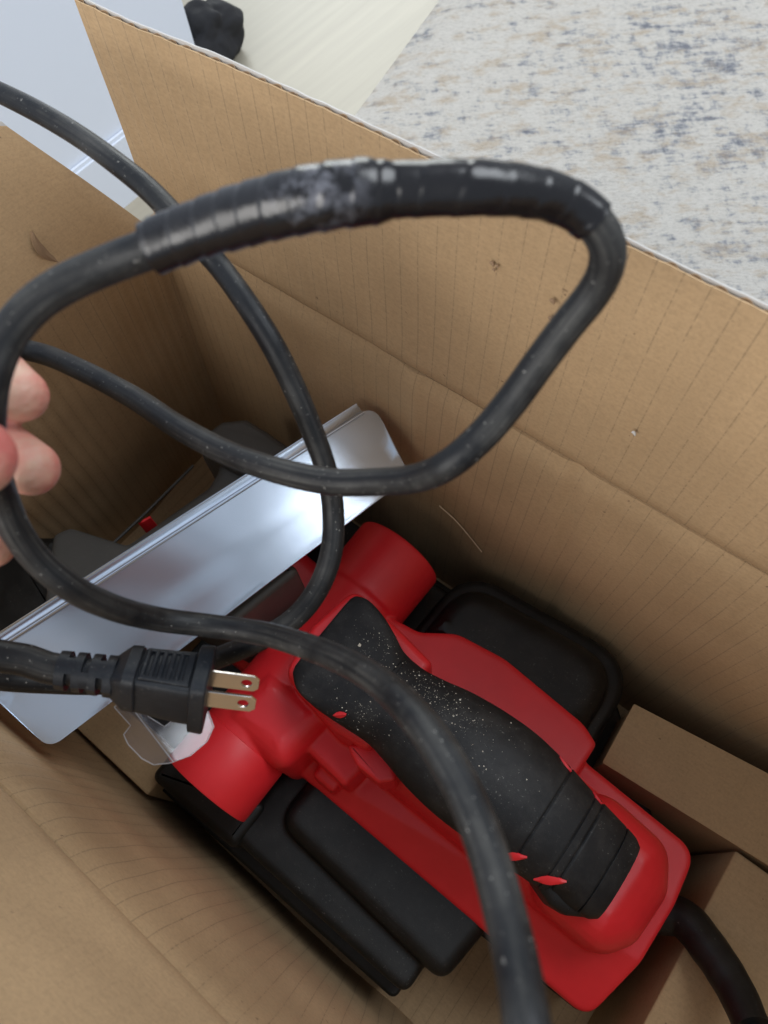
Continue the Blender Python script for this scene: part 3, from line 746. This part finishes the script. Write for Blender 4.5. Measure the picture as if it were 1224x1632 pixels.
# choose the taped range by projecting to the picture once: from the bend to the left third
def near(px,py,w_): 
    q=cp(px,py,w_); return min(range(len(tp)),key=lambda i:(tp[i]-q).length)
i0=near(945,352,73); i1=near(238,397,73); seg=tp[min(i0,i1):max(i0,i1)]
SL=sum((seg[i]-seg[i-1]).length for i in range(1,len(seg)))
def tapemod(s,th):
    q=s/SL; r=0.97+0.12*min(1,q*3)+0.20*max(0,min(1,(q-0.46)*22))*max(0,min(1,(1.05-q)*2.2))
    pitch=0.0072 if q<0.45 else 0.0050
    ph=(s/pitch+th/(2*math.pi)+0.35*noise.noise(V((s*70,0.3,1.1))))%1.0
    r+=(0.045 if q<0.45 else 0.075)*(ph if ph<0.92 else (1-ph)/0.08*0.92)
    r+=0.020*noise.noise(V((s*260,math.cos(th)*1.5,math.sin(th)*1.5)))+0.035*noise.noise(V((s*90,math.cos(th),math.sin(th)+4)))*(2.0 if q>0.45 else 0.3)
    return r
tube('tape_wrap',seg,R0,M_tape,cord,40,tapemod)

# plug
plug=empty('plug'); plug.parent=cord
pd=2*R0*FPX/52
a_ax=(RIGHT*0.975+DOWN*0.155+FWD*0.12).normalized()      # towards the blades
n_ax=(DOWN*0.57-FWD*0.82); n_ax=(n_ax-a_ax*n_ax.dot(a_ax)).normalized()   # blade normal, towards viewer & down
w_ax=a_ax.cross(n_ax); 
if w_ax.dot(UP)<0: w_ax=-w_ax
pc=atd(250,1087,0.236)
def pp(a,n_,w_): return pc+a_ax*a*0.001+n_ax*n_*0.001+w_ax*w_*0.001
def loft(name,secs,mat,parent,pw=0.55,n=40,sharp=35):
    """secs: (a, halfn, halfw, centre n, centre w)"""
    vs=[];fs=[]
    for (a,hn,hw,cn,cw_) in secs:
        for k in range(n):
            t=2*math.pi*(k+0.5)/n; c_,s_=math.cos(t),math.sin(t)
            vs.append(pp(a,cn+hn*math.copysign(abs(c_)**pw,c_),cw_+hw*math.copysign(abs(s_)**pw,s_)))
    for i in range(len(secs)-1):
        for k in range(n):
            j=(k+1)%n; fs.append((i*n+k,i*n+j,(i+1)*n+j,(i+1)*n+k))
    fs.append(tuple(range(n))); fs.append(tuple(reversed(range((len(secs)-1)*n,len(secs)*n))))
    return mesh_obj(name,vs,fs,mat,parent,sharp=sharp)
# 'body' main: tapered, flange at the front, collar at the back
loft('plug_body',[(-6,6.9,7.2,0,-.4),(-5.3,7.6,7.8,0,-.4),(8,8.9,8.6,0,-.8),(12,9.1,8.6,0,-.9),(12.6,9.1,8.6,0,-.9)],M_plug,plug,0.30)
loft('face_flange',[(11.6,9.8,10.2,0,-.6),(12.0,10.6,11.2,0,-.6),(16.0,10.8,11.6,0,-.6),(16.6,10.4,11.2,0,-.6)],M_plug,plug,0.34)
loft('rear_collar',[(-13.6,5.2,5.0,0,0),(-13,6.0,5.6,0,0),(-9,8.6,8.6,0,0.4),(-5.6,8.8,8.8,0,0.4),(-5.2,8.4,8.4,0,0.4)],M_plug,plug,0.5)
# raised grip pad with five grooves on the upper side
def gpad():
    mb=MB()
    def quadbox(a0,a1,n0,n1,w0,w1,sk=0):
        w0+=1.2; w1+=0.5; n0*=0.9; n1*=0.9
        vs=[pp(a0,n0*0.88,w0),pp(a1,n0,w0),pp(a1,n1,w0),pp(a0,n1*0.88,w0),pp(a0+0.5,n0*0.84,w1),pp(a1-0.4,n0*0.94,w1),pp(a1-0.4,n1*0.94,w1),pp(a0+0.5,n1*0.84,w1)]
        mb.add(vs,[(0,1,2,3),(4,5,6,7),(0,1,5,4),(1,2,6,5),(2,3,7,6),(3,0,4,7)])
    e=[-4.6,-1.9,0.7,3.3,5.9,8.5,11.2]
    for i in range(len(e)-1): quadbox(e[i],e[i+1]-0.75 if i<5 else e[i+1],-7.6,7.6,6.6,8.0)
    quadbox(-4.6,11.2,-8.2,-6.4,6.5,7.9); quadbox(-4.6,11.2,6.4,8.2,6.5,7.9)
    o=mb.build('grip_pad',M_plug,plug,smooth=False); bv=o.modifiers.new('r','BEVEL'); bv.width=0.00025; bv.segments=2
gpad()
# strain relief with slots: ring segments joined by bridges
def srelief():
    mb=MB()
    def ringseg(a0,a1,r0,r1,t0,t1,inner=0.0):
        k=12; vs=[]; fs=[]
        for a,r in ((a0,r0),(a1,r1)):
            for i in range(k+1):
                t=math.radians(t0+(t1-t0)*i/k); vs.append(pp(a,r*math.cos(t),r*math.sin(t)))
            for i in range(k+1):
                t=math.radians(t0+(t1-t0)*i/k); vs.append(pp(a,3.2*math.cos(t),3.2*math.sin(t)))
        K=k+1
        for i in range(k):
            fs += [(i,i+1,2*K+i+1,2*K+i),(i,K+i,K+i+1,i+1),(2*K+i,2*K+i+1,3*K+i+1,3*K+i),(K+i,3*K+i,3*K+i+1,K+i+1)]
        fs += [(0,2*K,3*K,K),(k,K+k,3*K+k,2*K+k)]
        mb.add(vs,fs)
    rr=lambda a: 6.2+(a+30)*0.035
    for a0,a1 in ((-30,-27),(-24.8,-22.2),(-20,-17.4),(-15.4,-12.6)):
        ringseg(a0,a1,rr(a0),rr(a1),0,360)
    for n_,(a0,a1) in enumerate(((-27.05,-24.75),(-22.25,-19.95),(-17.45,-15.35))):
        for t in ((5,55),(185,235)) if n_%2==0 else ((-35,15),(145,195)):
            ringseg(a0,a1,rr(a0)-0.1,rr(a1)-0.1,t[0]-25+60,t[1]-25+60)
    mb.build('strain_relief',M_plug,plug,sharp=30)
srelief()
tube('cable_core',[pp(a,0,0) for a in (-29,-24,-18,-12)],0.0046,M_plug,plug,20)
def blade(n_c,a_off,w_c):
    # stamped blade with a round hole near the tip and chamfered corners
    L=16.0; hw=3.5; th=0.9
    bm=bmesh.new(); hole=[]; nseg=24; ca,cw_=a_off+L-4.0,w_c
    out=[(a_off,-hw),(a_off+L-1.6,-hw),(a_off+L,-hw+1.5),(a_off+L,hw-1.5),(a_off+L-1.6,hw),(a_off,hw)]
    # outline resampled to nseg points by angle around the hole
    def hit(t):
        c_,s_=math.cos(t),math.sin(t); best=1e9
        for i in range(len(out)):
            x1,y1=out[i][0]-ca,out[i][1]; x2,y2=out[(i+1)%len(out)][0]-ca,out[(i+1)%len(out)][1]
            den=c_*(y2-y1)-s_*(x2-x1)
            if abs(den)<1e-9: continue
            r=(x1*(y2-y1)-y1*(x2-x1))/den; q=(x1*s_-y1*c_)/den
            if r>0 and -1e-6<=q<=1+1e-6: best=min(best,r)
        return (ca+best*c_, best*s_)
    angs=sorted(set([2*math.pi*k/nseg for k in range(nseg)]+[math.atan2(y,x-ca)%(2*math.pi) for x,y in out]))
    O=[hit(t) for t in angs]; Hh=[(ca+1.75*math.cos(t),1.75*math.sin(t)) for t in angs]
    n=len(angs); vs=[]
    for nn_ in (-th/2,th/2):
        for (x,y) in O: vs.append(pp(x,n_c+nn_,w_c+y))
        for (x,y) in Hh: vs.append(pp(x,n_c+nn_,w_c+y))
    fs=[]
    for i in range(n):
        j=(i+1)%n; fs += [(i,j,n+j,n+i),(2*n+i,3*n+i,3*n+j,2*n+j),(i,2*n+i,2*n+j,j),(n+i,n+j,3*n+j,3*n+i)]
    o=mesh_obj('blade',vs,fs,M_brass,plug,smooth=False)
    bv=o.modifiers.new('r','BEVEL'); bv.width=0.00018; bv.segments=2; bv.limit_method='ANGLE'
    return o
blade(-4.2,16.0,0.3); blade(4.2,16.0,0.3)
# cable end entering the plug
plp=[pp(-27,0,0),pp(-34,-0.2,0.2),cp(45,1053,46.0),cp(-10,1043,46.5),cp(-90,1016,47),cp(-230,940,47),cp(-350,700,44),cp(-300,200,38),cp(-150,90,36)]
pp_,_=catmull(plp,[0.0044]*len(plp),0.002); tube('cable',pp_,0.0049,M_cord,cord,22,mod)

# ================================================================== clear plastic tag under the plug
def clear():
    d0=0.262
    Pm=[(182,1127),(201,1113),(238,1143),(262,1158),(288,1138),(332,1134),(341,1158),(330,1182),(304,1204),(272,1216),(245,1219),(226,1209),(204,1186),(197,1171),(208,1156)]
    # fold line from (200,1115) to (276,1214)
    from mathutils.geometry import delaunay_2d_cdt
    pts=[V(p) for p in Pm]; dense=[]
    for i in range(len(pts)):
        for k in range(3): dense.append(pts[i].lerp(pts[(i+1)%len(pts)],k/3))
    nb=len(dense); edges=[(i,(i+1)%nb) for i in range(nb)]
    inner=[]
    for x in range(180,350,8):
        for y in range(1110,1225,8): inner.append(V((x+0.3,y+0.2)))
    fold=[V((201+75*t/12,1116+98*t/12)) for t in range(1,12)]
    vsn,_,fsn,_,_,_=delaunay_2d_cdt(dense+inner+fold,edges,[list(range(nb))],1,1e-4)
    def depth(p):
        # signed distance from the fold line
        d=((p.x-201)*98-(p.y-1115)*75)/math.hypot(98,75)
        return d0 + (-0.016*abs(d)/60 if d<0 else 0.008*(d/60))
    top=[atd(p.x,p.y,depth(p)) for p in vsn]; n=len(top)
    vs=top+[p-RIGHT*0+FWD*0.0005 for p in top]; fs=[tuple(f) for f in fsn]+[tuple(i+n for i in reversed(f)) for f in fsn]
    cnt={}
    for f in fsn:
        for i in range(len(f)):
            e=(f[i],f[(i+1)%len(f)]); cnt[e]=1
    for (a,b_) in list(cnt):
        if (b_,a) not in cnt: fs.append((b_,a,a+n,b_+n))
    def edge(ps,r):
        return tube('edge_glint',[atd(p.x,p.y,depth(p)-0.0003) for p in ps],r,M_glint,None,8)  # thin pale tubes painting bright glints on the outline and fold
    o=mesh_obj('plug_cover',vs,fs,M_clear)
    e1=edge(dense+[dense[0]],0.00013); e1.parent=o
    e2=edge([V((201+75*t/12,1116+98*t/12)) for t in range(0,13)],0.00020); e2.parent=o
    e2.name='fold_glint'; tag(o,'folded clear plastic cover hanging beneath the black two-prong plug','plastic cover')
clear()

# ================================================================== HAND
def hand():
    mb=MB()
    def Q(px,py,d): return atd(px,py,d)
    wrist=Q(-560,860,0.215); palm=Q(-330,800,0.205)
    kn=[Q(-250,560,0.212),Q(-262,690,0.214),Q(-262,815,0.214),Q(-250,925,0.212)]
    # index, middle, ring, little : knuckle -> mid joint -> last joint -> tip pad
    capsule_chain(mb,[kn[0],Q(-150,540,0.212),Q(-52,578,0.200),Q(34,630,0.190)],[0.0100,0.0098,0.0112,0.0069],28)
    capsule_chain(mb,[kn[1],Q(-160,650,0.214),Q(-50,700,0.201),Q(50,746,0.190)],[0.0100,0.0096,0.0112,0.0072],28)
    capsule_chain(mb,[kn[2],Q(-170,790,0.218),Q(-90,824,0.206),Q(-16,864,0.194)],[0.0096,0.0092,0.0096,0.0070],28)
    capsule_chain(mb,[kn[3],Q(-190,915,0.214),Q(-130,935,0.204),Q(-80,970,0.192)],[0.0088,0.0080,0.0076,0.0072],28)
    # thumb, crossing in front of the cord
    capsule_chain(mb,[Q(-420,760,0.192),Q(-300,700,0.168),Q(-160,690,0.152),Q(-42,728,0.147)],[0.0150,0.0125,0.0105,0.0082],28)
    # palm slab
    for k in range(4): capsule_chain(mb,[kn[k],kn[k].lerp(wrist,0.5)-FWD*0.002,wrist.lerp(kn[k],0.12)],[0.0125,0.0145,0.0155],24)
    capsule_chain(mb,[Q(-330,640,0.200),Q(-430,800,0.198)],[0.014,0.016],24)
    capsule_chain(mb,[wrist,Q(-1000,1000,0.235)],[0.0230,0.0300],28)
    o=mb.build('person',M_skin); add_remesh(o,0.0011,6,0.5)
    tag(o,'bare hand at the left edge with fingertips curled around the black cord','person')
    return o
hand()
